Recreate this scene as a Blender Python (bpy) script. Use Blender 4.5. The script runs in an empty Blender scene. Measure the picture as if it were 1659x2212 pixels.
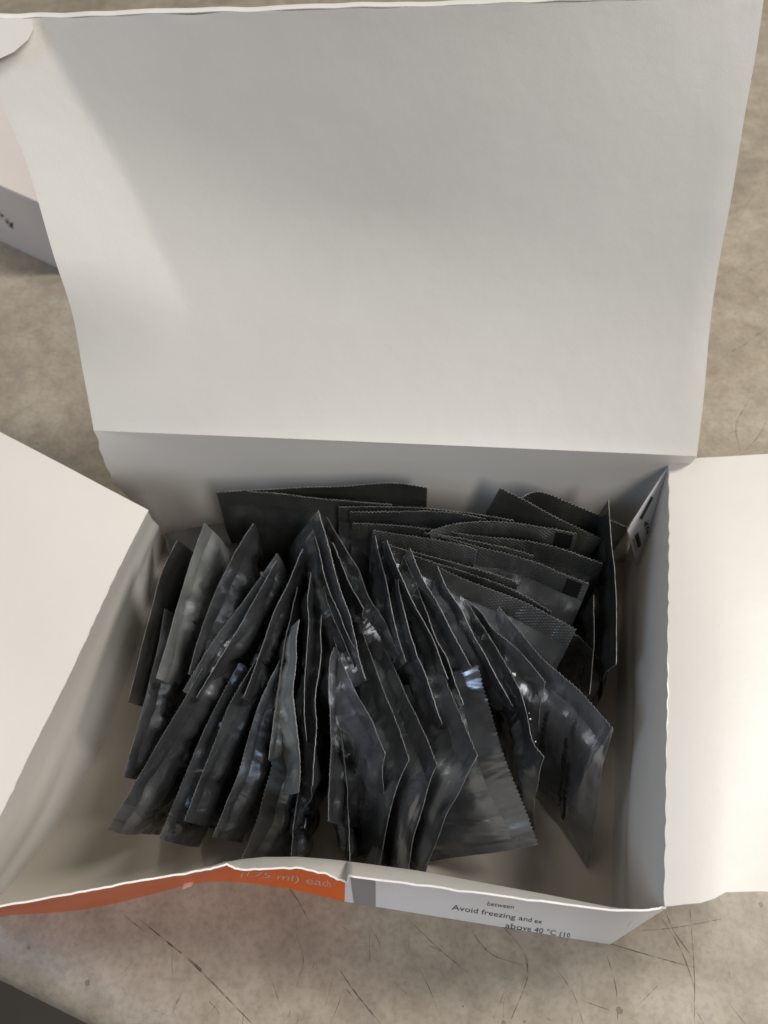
import bpy, math, random
from mathutils import Vector, noise
from math import radians, sin, cos, tan, pi

# ------------------------------------------------------------------ camera
F, CX, CY = 1700.0, 829.5, 1106.0
CAM = Vector((0.0, 0.0, 0.325)); TILT = radians(35.0)
scn = bpy.context.scene
cam_data = bpy.data.cameras.new("camera")
cam = bpy.data.objects.new("camera", cam_data)
scn.collection.objects.link(cam)
cam.location = CAM
cam.rotation_euler = (TILT, 0, 0)
cam_data.sensor_fit = 'VERTICAL'
cam_data.sensor_height = 24.0
cam_data.lens = 24.0 * F / 2212.0
cam_data.clip_start = 0.01
cam_data.clip_end = 50.0
cam_data.dof.use_dof = True
cam_data.dof.focus_distance = 0.262
cam_data.dof.aperture_fstop = 9.5
scn.camera = cam
scn.view_settings.view_transform = 'Standard'
scn.view_settings.look = 'None'
scn.view_settings.exposure = 0.0
scn.view_settings.gamma = 1.0
scn.cycles.max_bounces = 10
scn.cycles.diffuse_bounces = 6

# ------------------------------------------------------------------ world + lamps (indoor, ceiling fittings)
w = bpy.data.worlds.new("World"); scn.world = w; w.use_nodes = True
bg = w.node_tree.nodes["Background"]
bg.inputs[0].default_value = (0.63, 0.59, 0.54, 1); bg.inputs[1].default_value = 0.22

def lamp(name, loc, target, sx, sy, power, col, spin=0.0):
    d = bpy.data.lights.new(name, 'AREA'); d.shape = 'RECTANGLE'; d.size = sx; d.size_y = sy
    d.energy = power; d.color = col
    o = bpy.data.objects.new(name, d); scn.collection.objects.link(o)
    o.location = loc
    q = (Vector(target) - Vector(loc)).to_track_quat('-Z', 'Y')
    e = q.to_euler(); o.rotation_euler = e
    o.rotation_euler.rotate_axis('Z', spin)
    return o
lamp("tube_lamp", (0.65, -1.05, 1.25), (0, .1, 0), 0.9, 0.40, 12.5, (1.0, .962, .915), radians(90))
lamp("tube_lamp", (1.30, 0.45, 1.50), (0, .1, 0), 1.1, 0.30, 36, (1.0, .962, .915), radians(90))
lamp("tube_lamp", (-0.45, 0.95, 1.9), (0, .1, 0), 1.0, 0.20, 5, (1.0, .93, .84), radians(60))
lamp("window_light", (-1.1, -0.45, 0.85), (0, .1, 0), 0.35, 0.6, 4.6, (.55, .72, 1.0))

# ------------------------------------------------------------------ helpers
CT, ST = cos(TILT), sin(TILT)
def ray(px, py):
    x, y = (px - CX) / F, (CY - py) / F
    return Vector((x, y * CT + ST, y * ST - CT))
def at(px, py, z):
    r = ray(px, py)
    return CAM + r * ((z - CAM.z) / r.z)
def proj(p):
    d = p - CAM
    x = d.x; y = d.y * CT + d.z * ST; z = -d.y * ST + d.z * CT
    return (CX + F * x / -z, CY - F * y / -z)
def onplane(px, py, P, N):
    r = ray(px, py)
    return CAM + r * ((P - CAM).dot(N) / r.dot(N))

def tag(o, label=None, cat=None, group=None, kind=None):
    if label: o["label"] = label
    if cat: o["category"] = cat
    if group: o["group"] = group
    if kind: o["kind"] = kind
    return o
def empty(name, loc):
    o = bpy.data.objects.new(name, None); o.empty_display_size = 0.01
    scn.collection.objects.link(o); o.location = loc
    return o
def mesh_obj(name, verts, faces, mats, parent=None, fm=None, smooth=True, uvs=None):
    off = parent.location if parent is not None and parent.parent is None and parent.type == 'EMPTY' else Vector((0, 0, 0))
    if parent is not None and parent.parent is not None:
        off = parent.parent.location
    if parent is not None and parent.parent is None and parent.type == 'MESH':
        off = parent.location
    me = bpy.data.meshes.new(name)
    me.from_pydata([tuple(Vector(v) - off) for v in verts], [], faces)
    for m in mats: me.materials.append(m)
    if fm:
        for p, k in zip(me.polygons, fm): p.material_index = k
    if smooth:
        for p in me.polygons: p.use_smooth = True
    if uvs:
        ul = me.uv_layers.new(name="UVMap")
        for l in me.loops:
            ul.data[l.index].uv = uvs[l.vertex_index]
    me.update()
    o = bpy.data.objects.new(name, me); scn.collection.objects.link(o)
    if parent is not None: o.parent = parent
    return o

def poly_resample(pts, n=None, ts=None):
    """smooth (Catmull-Rom) sample of a polyline by normalised chord length"""
    P = [Vector(p) for p in pts]
    L = [0.0]
    for a, b in zip(P, P[1:]): L.append(L[-1] + (b - a).length)
    T = [l / L[-1] for l in L]
    ts = ts or [i / (n - 1) for i in range(n)]
    out = []
    for t in ts:
        k = 0
        while k < len(P) - 2 and t > T[k + 1]: k += 1
        s = (t - T[k]) / max(1e-9, T[k + 1] - T[k])
        p0 = P[k - 1] if k > 0 else P[k] * 2 - P[k + 1]
        p3 = P[k + 2] if k + 2 < len(P) else P[k + 1] * 2 - P[k]
        p1, p2 = P[k], P[k + 1]
        d1 = T[k + 1] - T[k]
        m1 = (p2 - p0) * (d1 / max(1e-9, (T[k + 1] - T[k - 1]) if k > 0 else 2 * d1))
        m2 = (p3 - p1) * (d1 / max(1e-9, (T[k + 2] - T[k]) if k + 2 < len(P) else 2 * d1))
        s2, s3 = s * s, s * s * s
        out.append(p1 * (2*s3 - 3*s2 + 1) + m1 * (s3 - 2*s2 + s) + p2 * (-2*s3 + 3*s2) + m2 * (s3 - s2))
    return out

def grid_normals(G):
    n, m = len(G), len(G[0])
    N = []
    for i in range(n):
        r = []
        for j in range(m):
            a = G[min(i + 1, n - 1)][j] - G[max(i - 1, 0)][j]
            b = G[i][min(j + 1, m - 1)] - G[i][max(j - 1, 0)]
            v = a.cross(b)
            r.append(v.normalized() if v.length > 1e-12 else Vector((0, 0, 1)))
        N.append(r)
    return N

def board(name, G, mats, parent, t=0.00055, fmat=None, bmat=None, edge=2):
    """two-sided card from a grid of points; mats = (front, back, edge, ...)"""
    n, m = len(G), len(G[0]); N = grid_normals(G)
    V = [G[i][j] + N[i][j] * t / 2 for i in range(n) for j in range(m)]
    V += [G[i][j] - N[i][j] * t / 2 for i in range(n) for j in range(m)]
    o = n * m; Fc = []; M = []
    for i in range(n - 1):
        for j in range(m - 1):
            a, b, c, d = i*m + j, (i+1)*m + j, (i+1)*m + j + 1, i*m + j + 1
            Fc.append((a, b, c, d)); M.append(fmat(i, j) if fmat else 0)
            Fc.append((o + d, o + c, o + b, o + a)); M.append(bmat(i, j) if bmat else 1)
    nv = len(V)
    ring = [(i, 0) for i in range(n)] + [(n-1, j) for j in range(1, m)] + [(i, m-1) for i in range(n-2, -1, -1)] + [(0, j) for j in range(m-2, 0, -1)]
    rv = []
    for (i, j) in ring:          # own vertices for the rim so that its edge stays crisp
        rv.append(len(V)); V.append(V[i*m + j].copy())
        V.append(V[o + i*m + j].copy())
    for k in range(len(ring)):
        a = rv[k]; b = rv[(k + 1) % len(ring)]
        Fc.append((a, a + 1, b + 1, b)); M.append(edge)
    uv = {}
    uvs = [(i / (n-1), j / (m-1)) for i in range(n) for j in range(m)] * 2 + [(0, 0)] * (2 * len(ring))
    return mesh_obj(name, V, Fc, mats, parent, M, True, uvs)

# ------------------------------------------------------------------ materials
def nodes_of(name):
    m = bpy.data.materials.new(name); m.use_nodes = True
    nt = m.node_tree; return m, nt, nt.nodes, nt.links, nt.nodes["Principled BSDF"]

def card_mat(name, c1, c2, rough=0.5, scale=30, bump=0.05, spec=0.35):
    m, nt, N, L, P = nodes_of(name)
    tc = N.new("ShaderNodeTexCoord")
    n1 = N.new("ShaderNodeTexNoise"); n1.inputs["Scale"].default_value = scale; n1.inputs["Detail"].default_value = 5
    r = N.new("ShaderNodeValToRGB")
    r.color_ramp.elements[0].position = .3; r.color_ramp.elements[0].color = (*c1, 1)
    r.color_ramp.elements[1].position = .7; r.color_ramp.elements[1].color = (*c2, 1)
    n2 = N.new("ShaderNodeTexNoise"); n2.inputs["Scale"].default_value = 1400; n2.inputs["Detail"].default_value = 4
    n3 = N.new("ShaderNodeTexNoise"); n3.inputs["Scale"].default_value = 55; n3.inputs["Detail"].default_value = 3
    ad = N.new("ShaderNodeMath"); ad.operation = 'MULTIPLY_ADD'; ad.inputs[1].default_value = 0.10
    bm = N.new("ShaderNodeBump"); bm.inputs["Strength"].default_value = bump; bm.inputs["Distance"].default_value = 0.002
    L.new(tc.outputs["Object"], n1.inputs["Vector"]); L.new(tc.outputs["Object"], n2.inputs["Vector"]); L.new(tc.outputs["Object"], n3.inputs["Vector"])
    L.new(n1.outputs["Fac"], r.inputs["Fac"]); L.new(r.outputs["Color"], P.inputs["Base Color"])
    L.new(n2.outputs["Fac"], ad.inputs[0]); L.new(n3.outputs["Fac"], ad.inputs[2])
    L.new(ad.outputs[0], bm.inputs["Height"]); L.new(bm.outputs["Normal"], P.inputs["Normal"])
    P.inputs["Roughness"].default_value = rough
    P.inputs["Specular IOR Level"].default_value = spec
    return m

M_in = card_mat("uncoated_white_board", (.60, .575, .53), (.65, .63, .59), .42, 9, .14, .4)
M_bot = card_mat("shade_toned_board_floor", (.38, .345, .29), (.44, .40, .345), .55, 12, .14, .3)  # darker, warmer than the walls: shade and bounce put into the board colour
M_out = card_mat("coated_white_print", (.74, .735, .745), (.78, .775, .785), .32, 20, .03, .5)
M_box2 = card_mat("warm_white_board", (.66, .60, .56), (.71, .65, .61), .4, 14, .05)
M_edge = card_mat("torn_board_fibre", (.76, .74, .70), (.84, .82, .79), .85, 300, .5, .2)
M_orange = card_mat("orange_print", (.76, .135, .02), (.80, .155, .026), .35, 40, .03, .5)
M_greyp = card_mat("grey_print", (.27, .26, .27), (.30, .29, .30), .35, 40, .03, .5)
M_ink = card_mat("brown_black_ink", (.035, .028, .02), (.055, .045, .03), .4, 40, .03)
M_text = card_mat("dark_text_ink", (.05, .05, .055), (.07, .07, .075), .4, 40, .03)
M_wtext = card_mat("white_text_ink", (.62, .42, .36), (.66, .46, .40), .4, 40, .03)

def foil_mat(name, col, rough, metal, knurl=False, seed=0.0):
    m, nt, N, L, P = nodes_of(name)
    tc = N.new("ShaderNodeTexCoord")
    info = N.new("ShaderNodeObjectInfo")
    mp = N.new("ShaderNodeMapping"); mp.inputs["Scale"].default_value = (1, .35, 1)
    addv = N.new("ShaderNodeVectorMath"); addv.operation = 'ADD'
    L.new(tc.outputs["UV"], addv.inputs[0])
    cmb = N.new("ShaderNodeCombineXYZ"); L.new(info.outputs["Random"], cmb.inputs[2]); 
    sc = N.new("ShaderNodeVectorMath"); sc.operation = 'SCALE'; sc.inputs["Scale"].default_value = 3.0
    L.new(cmb.outputs[0], sc.inputs[0]); L.new(sc.outputs[0], addv.inputs[1])
    L.new(addv.outputs[0], mp.inputs["Vector"])
    n1 = N.new("ShaderNodeTexNoise"); n1.inputs["Scale"].default_value = 160; n1.inputs["Detail"].default_value = 3; n1.inputs["Distortion"].default_value = .6
    n2 = N.new("ShaderNodeTexNoise"); n2.inputs["Scale"].default_value = 60; n2.inputs["Detail"].default_value = 6
    L.new(mp.outputs[0], n1.inputs["Vector"]); L.new(addv.outputs[0], n2.inputs["Vector"])
    # scuffs vary the gloss
    mr = N.new("ShaderNodeMapRange"); mr.inputs[1].default_value = .3; mr.inputs[2].default_value = .75
    mr.inputs[3].default_value = rough - .06; mr.inputs[4].default_value = rough + .14
    L.new(n2.outputs["Fac"], mr.inputs[0]); L.new(mr.outputs[0], P.inputs["Roughness"])
    cr = N.new("ShaderNodeValToRGB")
    cr.color_ramp.elements[0].position = .35; cr.color_ramp.elements[0].color = (*[c * .85 for c in col], 1)
    cr.color_ramp.elements[1].position = .7; cr.color_ramp.elements[1].color = (*[c * 1.2 for c in col], 1)
    L.new(n2.outputs["Fac"], cr.inputs["Fac"]); L.new(cr.outputs[0], P.inputs["Base Color"])
    P.inputs["Metallic"].default_value = metal
    b1 = N.new("ShaderNodeBump"); b1.inputs["Strength"].default_value = .16; b1.inputs["Distance"].default_value = 0.0012
    L.new(n1.outputs["Fac"], b1.inputs["Height"])
    mpb = N.new("ShaderNodeMapping"); mpb.inputs["Scale"].default_value = (1, .28, 1); mpb.inputs["Rotation"].default_value = (0, 0, .25)
    L.new(addv.outputs[0], mpb.inputs["Vector"])
    n4 = N.new("ShaderNodeTexNoise"); n4.inputs["Scale"].default_value = 75; n4.inputs["Detail"].default_value = 2; n4.inputs["Distortion"].default_value = 1.2
    L.new(mpb.outputs[0], n4.inputs["Vector"])
    b4 = N.new("ShaderNodeBump"); b4.inputs["Strength"].default_value = .42; b4.inputs["Distance"].default_value = 0.003
    L.new(n4.outputs["Fac"], b4.inputs["Height"]); L.new(b4.outputs[0], b1.inputs["Normal"])
    last = b1
    if knurl:
        def wave(ax, ay):
            mm = N.new("ShaderNodeMapping"); mm.inputs["Rotation"].default_value = (0, 0, radians(ax))
            mm.inputs["Scale"].default_value = (1, 1, 1)
            L.new(tc.outputs["UV"], mm.inputs["Vector"])
            wv = N.new("ShaderNodeTexWave"); wv.inputs["Scale"].default_value = 270
            L.new(mm.outputs[0], wv.inputs["Vector"]); return wv
        a = wave(58, 0); b = wave(-58, 0)
        mx = N.new("ShaderNodeMath"); mx.operation = 'MAXIMUM'
        L.new(a.outputs["Fac"], mx.inputs[0]); L.new(b.outputs["Fac"], mx.inputs[1])
        b2 = N.new("ShaderNodeBump"); b2.inputs["Strength"].default_value = .42; b2.inputs["Distance"].default_value = 0.00035
        L.new(mx.outputs[0], b2.inputs["Height"]); L.new(b1.outputs[0], b2.inputs["Normal"]); last = b2
    L.new(last.outputs[0], P.inputs["Normal"])
    return m
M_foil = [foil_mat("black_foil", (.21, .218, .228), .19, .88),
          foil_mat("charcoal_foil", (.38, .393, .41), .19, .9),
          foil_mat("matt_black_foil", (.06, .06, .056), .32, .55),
          foil_mat("lit_silver_foil", (.54, .555, .545), .33, .8)]  # last one: paler copy of the dark foil, caught light put into its colour
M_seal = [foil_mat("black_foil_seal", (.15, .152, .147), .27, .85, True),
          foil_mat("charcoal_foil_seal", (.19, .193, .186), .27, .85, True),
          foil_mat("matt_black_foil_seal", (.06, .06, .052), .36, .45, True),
          foil_mat("lit_silver_foil_seal", (.38, .39, .385), .36, .8, True)]
M_cut = card_mat("cut_foil_edge", (.08, .08, .08), (.28, .28, .27), .45, 420, .3, .6)
M_mark = card_mat("black_print_mark", (.006, .006, .006), (.009, .009, .008), .5, 60, .02, .2)
M_faint = card_mat("faint_black_lettering", (.012, .012, .011), (.02, .02, .018), .5, 60, .02, .2)

def table_mat():
    m, nt, N, L, P = nodes_of("worn_stone_laminate")
    tc = N.new("ShaderNodeTexCoord")
    def nz(s, d=6, dist=0.0, rough=.6):
        n = N.new("ShaderNodeTexNoise"); n.inputs["Scale"].default_value = s; n.inputs["Detail"].default_value = d
        n.inputs["Distortion"].default_value = dist; n.inputs["Roughness"].default_value = rough
        L.new(tc.outputs["Object"], n.inputs["Vector"]); return n
    a = nz(16, 6, .8); b = nz(90, 5, .3); c = nz(420, 3)
    r = N.new("ShaderNodeValToRGB"); e = r.color_ramp.elements
    e[0].position = .32; e[0].color = (.30, .262, .208, 1)
    e[1].position = .68; e[1].color = (.42, .376, .308, 1)
    k = r.color_ramp.elements.new(.5); k.color = (.365, .315, .246, 1)
    L.new(a.outputs["Fac"], r.inputs["Fac"])
    r2 = N.new("ShaderNodeValToRGB"); e = r2.color_ramp.elements
    e[0].position = .34; e[0].color = (.62, .60, .56, 1); e[1].position = .62; e[1].color = (1.06, 1.06, 1.06, 1)
    L.new(b.outputs["Fac"], r2.inputs["Fac"])
    mx = N.new("ShaderNodeMix"); mx.data_type = 'RGBA'; mx.blend_type = 'MULTIPLY'; mx.inputs[0].default_value = .5
    L.new(r.outputs[0], mx.inputs[6]); L.new(r2.outputs[0], mx.inputs[7])
    r3 = N.new("ShaderNodeValToRGB"); e = r3.color_ramp.elements
    e[0].position = .36; e[0].color = (.55, .53, .5, 1); e[1].position = .55; e[1].color = (1.03, 1.03, 1.03, 1)
    L.new(c.outputs["Fac"], r3.inputs["Fac"])
    mx2 = N.new("ShaderNodeMix"); mx2.data_type = 'RGBA'; mx2.blend_type = 'MULTIPLY'; mx2.inputs[0].default_value = .3
    L.new(mx.outputs[2], mx2.inputs[6]); L.new(r3.outputs[0], mx2.inputs[7])
    # dark pits
    v = N.new("ShaderNodeTexVoronoi"); v.inputs["Scale"].default_value = 70; v.inputs["Randomness"].default_value = 1
    L.new(tc.outputs["Object"], v.inputs["Vector"])
    pm = N.new("ShaderNodeMath"); pm.operation = 'MULTIPLY_ADD'; pm.inputs[1].default_value = -.30; pm.inputs[2].default_value = .21
    L.new(b.outputs["Fac"], pm.inputs[0])
    lt = N.new("ShaderNodeMath"); lt.operation = 'LESS_THAN'
    L.new(v.outputs["Distance"], lt.inputs[0]); L.new(pm.outputs[0], lt.inputs[1])
    mx3 = N.new("ShaderNodeMix"); mx3.data_type = 'RGBA'
    fm = N.new("ShaderNodeMath"); fm.operation = 'MULTIPLY'; fm.inputs[1].default_value = .6
    L.new(lt.outputs[0], fm.inputs[0]); L.new(fm.outputs[0], mx3.inputs[0])
    L.new(mx2.outputs[2], mx3.inputs[6]); mx3.inputs[7].default_value = (.09, .08, .065, 1)
    L.new(mx3.outputs[2], P.inputs["Base Color"])
    bm = N.new("ShaderNodeBump"); bm.inputs["Strength"].default_value = .15; bm.inputs["Distance"].default_value = .001
    L.new(b.outputs["Fac"], bm.inputs["Height"]); L.new(bm.outputs[0], P.inputs["Normal"])
    P.inputs["Roughness"].default_value = .42
    return m
M_table = table_mat()
def scratch_mat():
    m, nt, N, L, P = nodes_of("scratch_dirt")
    P.inputs["Base Color"].default_value = (.085, .075, .062, 1); P.inputs["Roughness"].default_value = .7
    tc = N.new("ShaderNodeTexCoord"); n = N.new("ShaderNodeTexNoise"); n.inputs["Scale"].default_value = 260; n.inputs["Detail"].default_value = 4
    L.new(tc.outputs["Object"], n.inputs["Vector"])
    mr = N.new("ShaderNodeMapRange"); mr.inputs[1].default_value = .36; mr.inputs[2].default_value = .62; mr.inputs[3].default_value = .05; mr.inputs[4].default_value = .75
    L.new(n.outputs["Fac"], mr.inputs[0]); L.new(mr.outputs[0], P.inputs["Alpha"])
    return m
M_scr = scratch_mat()
M_floor = card_mat("dark_floor", (.10, .084, .064), (.15, .13, .10), .6, 5, .1)

# ------------------------------------------------------------------ the table and the floor
e0 = at(0, 2117, -.012); e1 = at(190, 2212, -.012); e0.z = e1.z = 0
ed = (e1 - e0).normalized(); inw = Vector((-ed.y, ed.x, 0))
if inw.y < 0: inw = -inw
prof = [(1.9, 0), (1.2, 0), (.7, 0), (.35, 0), (.15, 0), (.022, 0), (.014, -.0010), (.0075, -.0032), (.0025, -.0068), (0, -.012), (0, -.028), (.003, -.033), (1.9, -.033)]
V, Fc = [], []
ts = [-1.2, -.3, -.1, 0, .1, .3, 1.2]
for t in ts:
    for (a, z) in prof:
        p = e0 + ed * t + inw * a; V.append((p.x, p.y, z))
m_ = len(prof)
for i in range(len(ts) - 1):
    for j in range(m_ - 1):
        Fc.append((i*m_ + j, (i+1)*m_ + j, (i+1)*m_ + j + 1, i*m_ + j + 1))
tbl = mesh_obj("table_top", V, Fc, [M_table], None, None, True)
tag(tbl, kind="structure")
fl = mesh_obj("floor", [(-6, -6, -.74), (6, -6, -.74), (6, 6, -.74), (-6, 6, -.74)], [(0, 1, 2, 3)], [M_floor], None, None, False)
tag(fl, kind="structure")

# scratches in the table top
random.seed(5)
SCR = [((730, 2090), (772, 2150), (825, 2215), 1.5), ((622, 1915), (645, 1948), (668, 1990), 1.3),
       ((300, 1985), (420, 2085), (545, 2212), 1.6), ((385, 2052), (400, 2064), (440, 2098), 1.1),
       ((905, 2090), (925, 2130), (945, 2180), .9), ((1135, 2070), (1140, 2110), (1100, 2212), 1.0),
       ((1430, 1985), (1470, 2050), (1500, 2130), 1.3), ((1440, 1975), (1455, 2010), (1490, 2060), 1.0),
       ((1490, 1960), (1500, 2100), (1500, 2212), 1.0), ((1290, 2030), (1390, 2060), (1500, 2090), 1.0),
       ((1380, 2010), (1450, 2005), (1560, 1985), .8), ((1310, 2060), (1330, 2130), (1335, 2212), .8),
       ((1010, 2000), (1060, 2060), (1130, 2085), .9), ((1075, 1990), (1120, 2040), (1140, 2075), .8),
       ((1200, 2090), (1240, 2150), (1260, 2212), .7), ((880, 1985), (960, 2060), (1010, 2100), .7),
       ((1659, 705), (1600, 750), (1560, 770), 1.3), ((1659, 560), (1610, 590), (1570, 610), .8),
       ((1620, 860), (1590, 920), (1600, 980), 1.0), ((1659, 900), (1640, 940), (1600, 985), .9),
       ((1590, 480), (1630, 420), (1659, 400), .7), ((640, 2020), (655, 2075), (640, 2130), .7),
       ((1120, 2040), (1140, 2080), (1125, 2140), .7)]
for k in range(34):
    x = random.uniform(250, 1600); y = random.uniform(1960, 2200); a = random.uniform(.3, 2.4); l = random.uniform(15, 70)
    SCR.append(((x, y), (x + l * cos(a) * .5 + random.uniform(-3, 3), y + l * sin(a) * .5), (x + l * cos(a), y + l * sin(a)), random.uniform(.35, .7)))
for k in range(14):
    x = random.uniform(1545, 1655); y = random.uniform(60, 960); a = random.uniform(.3, 2.8); l = random.uniform(12, 50)
    SCR.append(((x, y), (x + l * cos(a) * .5, y + l * sin(a) * .5 + 2), (x + l * cos(a), y + l * sin(a)), random.uniform(.4, .8)))
V, Fc = [], []
for (a, b, c, wd) in SCR:
    P = poly_resample([at(*a, .0001), at(*b, .0001), at(*c, .0001)], 14)
    for i, p in enumerate(P):
        d = (P[min(i + 1, 13)] - P[max(i - 1, 0)]).normalized(); s = Vector((-d.y, d.x, 0))
        ww = wd * .00017 * (sin(pi * (i + .3) / 13.6) ** .5) * random.uniform(.7, 1.3)
        V += [p + s * ww, p - s * ww]
        if i < 13:
            q = len(V) - 2; Fc.append((q, q + 1, q + 3, q + 2))
sc = mesh_obj("scratches", V, Fc, [M_scr], tbl, None, False); sc["kind"] = "stuff"

# ------------------------------------------------------------------ the open box
box = empty("open_box", (0.0, 0.12, 0.0))
tag(box, "open white cardboard box with raised lid and orange and white printed front, full of sachets", "box")
T3 = (M_in, M_out, M_edge)

def wob(p, s, a):           # small out-of-flat ripples
    return noise.noise(Vector(p) * s) * a

# --- bottom panel
base_front = [at(x, y, 0) for x, y in [(-40, 1985), (0, 1976), (130, 1969), (250, 1950), (340, 1925), (400, 1908), (470, 1902), (560, 1908), (650, 1925), (745, 1946), (752, 1947), (880, 1968), (1010, 1989), (1130, 2008), (1225, 2024), (1318, 2038)]]
base_right = [at(x, y, 0) for x, y in [(1318, 2038), (1325, 1750), (1332, 1500), (1348, 1212)]]
base_back = [at(x, y, 0) for x, y in [(357, 1168), (700, 1240), (1000, 1250), (1348, 1212)]]
base_left = [at(x, y, 0) for x, y in [(-40, 1985), (150, 1750), (262, 1500), (357, 1168)]]
nF = 30
bf = poly_resample(base_front, nF); bb = poly_resample(base_back, nF)
G = []
for i in range(nF):
    row = []
    for j in range(16):
        t = j / 15; p = bf[i].lerp(bb[i], t)
        p = p + Vector((0, .001 if j == 0 else (-.001 if j == 15 else 0), .0012))
        row.append(p)
    G.append(row)
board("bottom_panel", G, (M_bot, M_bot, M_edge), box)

# --- front wall : rim, belly, base stations (px,py) at their heights
FW = [  # rim                 belly                base
 ((-120, 1980, .074), None, (-40, 1985)),
 ((0, 1958, .074), None, (20, 1975)),
 ((140, 1933, .074), None, (130, 1969)),
 ((212, 1920, .074), None, (190, 1961)),
 ((285, 1905, .073), None, (250, 1950)),
 ((400, 1887, .072), (395, 1888, .045), (340, 1927)),
 ((455, 1876, .072), (450, 1875, .045), (400, 1910)),
 ((490, 1868, .072), (480, 1866, .045), (440, 1903)),
 ((520, 1879, .071), (520, 1858, .045), (490, 1902)),
 ((570, 1877, .071), (570, 1853, .045), (545, 1906)),
 ((640, 1874, .071), (640, 1853, .045), (620, 1918)),
 ((700, 1886, .070), (700, 1857, .045), (700, 1935)),
 ((736, 1901, .069), (733, 1860, .045), (737, 1944)),
 ((750, 1906, .069), (748, 1862, .045), (745, 1946)),
 ((754, 1893, .074), (752, 1863, .045), (764, 1949)),
 ((814, 1900, .074), (812, 1871, .045), (812, 1957)),
 ((900, 1911, .074), (900, 1883, .045), (880, 1968)),
 ((1050, 1931, .075), (1030, 1908, .045), (1010, 1989)),
 ((1200, 1951, .075), (1165, 1934, .045), (1130, 2008)),
 ((1320, 1966, .075), (1262, 1957, .045), (1225, 2024)),
 ((1400, 1966, .075), (1345, 1990, .045), (1290, 2034)),
 ((1438, 1960, .075), None, (1318, 2038))]
rim = [at(*r) for r, b, g in FW]; base = [at(g[0], g[1], 0) for r, b, g in FW]
bel = []
for (r, b, g), R, B in zip(FW, rim, base):
    if b: bel.append(at(*b))
    else: bel.append(R.lerp(B, .4))
# subdivide stations linearly-smooth but keep the printed borders
cols = []
for k in range(len(FW) - 1):
    n = 2 if (FW[k + 1][0][0] - FW[k][0][0]) < 20 else 5
    for q in range(n): cols.append(k + q / n)
cols.append(len(FW) - 1.0)
def lerp_list(Ls, s):
    k = min(int(s), len(Ls) - 2); return Ls[k].lerp(Ls[k + 1], s - k)
vs = [0, .03, .08, .14, .22, .31, .4, .5, .6, .7, .8, .9, 1]
G = []; FR = []
for s in cols:
    R, M_, B = lerp_list(rim, s), lerp_list(bel, s), lerp_list(base, s)
    row = []
    for v in vs:
        # quadratic through rim (v=0), belly (v=.4), base (v=1)
        a = (v - .4) * (v - 1) / (.4); b = v * (v - 1) / (.4 * -.6); c = v * (v - .4) / (.6)
        p = R * a + M_ * b + B * c
        p.z = max(p.z, 0.0)
        if v == 0: p += Vector((0, noise.noise(Vector((s * 3.1, 0, 0))) * .0004, noise.noise(Vector((s * 5.3, 2, 0))) * .0005))
        row.append(p)
    G.append(row)
    FR.append(s)
def front_out(i, j):
    s = (FR[i] + FR[i + 1]) / 2
    if s < 13: return 3
    if s < 14: return 1
    if s < 15: return 4
    return 1
# orientation: want 'front' (index 0 side) to be the inside of the box
def orient(G, towards):
    N = grid_normals(G); n, m = len(G), len(G[0])
    p = G[n // 2][m // 2]
    return N[n // 2][m // 2].dot(towards - p) > 0
CEN = Vector((0, .12, .04))
okf = orient(G, CEN)
mats5 = (M_in, M_out, M_edge, M_orange, M_greyp)
if okf: fw = board("front_wall", G, mats5, box, fmat=None, bmat=front_out)
else:   fw = board("front_wall", G, mats5, box, fmat=front_out, bmat=lambda i, j: 0)
fw["label"] = "bowed front wall printed orange on the left and white with small text on the right"
FG, FC, FVS = G, cols, vs
def front_point(s, v):
    R, M_, B = lerp_list(rim, s), lerp_list(bel, s), lerp_list(base, s)
    a = (v - .4) * (v - 1) / (.4); b = v * (v - 1) / (.4 * -.6); c = v * (v - .4) / (.6)
    return R * a + M_ * b + B * c

def front_hit(px, py):
    """(s, v) on the lower outside of the front wall seen at a pixel"""
    best = None
    for i in range(220):
        s = 7 + 14 * i / 219
        x, y = proj(front_point(s, .75))
        if best is None or abs(x - px) < best[0]: best = (abs(x - px), s)
    s = best[1]; bv = None
    for i in range(60):
        v = .45 + .55 * i / 59
        x, y = proj(front_point(s, v))
        if bv is None or abs(y - py) < bv[0]: bv = (abs(y - py), v)
    return s, bv[1]

def text_on_front(name, txt, p0, p1, hz, mat):
    """real lettering laid along the wall's outside from pixel p0 to p1 (baseline), hz = letter height in m"""
    cu = bpy.data.curves.new(name, 'FONT'); cu.body = txt; cu.size = 1.0; cu.resolution_u = 3
    tmp = bpy.data.objects.new(name, cu); scn.collection.objects.link(tmp)
    dg = bpy.context.evaluated_depsgraph_get()
    me = bpy.data.meshes.new_from_object(tmp.evaluated_get(dg))
    bpy.data.objects.remove(tmp)
    xs = [v.co.x for v in me.vertices]; x0, x1 = min(xs), max(xs)
    s0, v0 = front_hit(*p0); s1, v1 = front_hit(*p1)
    off = fw.parent.location
    for v in me.vertices:
        t = (v.co.x - x0) / (x1 - x0)
        s = s0 + (s1 - s0) * t; vv = v0 + (v1 - v0) * t
        wall_len = (front_point(s, vv + .05) - front_point(s, vv - .05)).length / .1
        vv -= v.co.y * hz / wall_len
        P = front_point(s, vv)
        du = front_point(s + .05, vv) - front_point(s - .05, vv); dv = front_point(s, vv + .02) - front_point(s, vv - .02)
        n = du.cross(dv).normalized()
        if n.y > 0: n = -n
        v.co = P + n * .00042 - off
    me.materials.clear(); me.materials.append(mat)
    o = bpy.data.objects.new(name, me); scn.collection.objects.link(o); o.parent = fw
    return o
text_on_front("lettering", "(1.75 ml) each", (528, 1890), (714, 1913), .0098, M_wtext)
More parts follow.
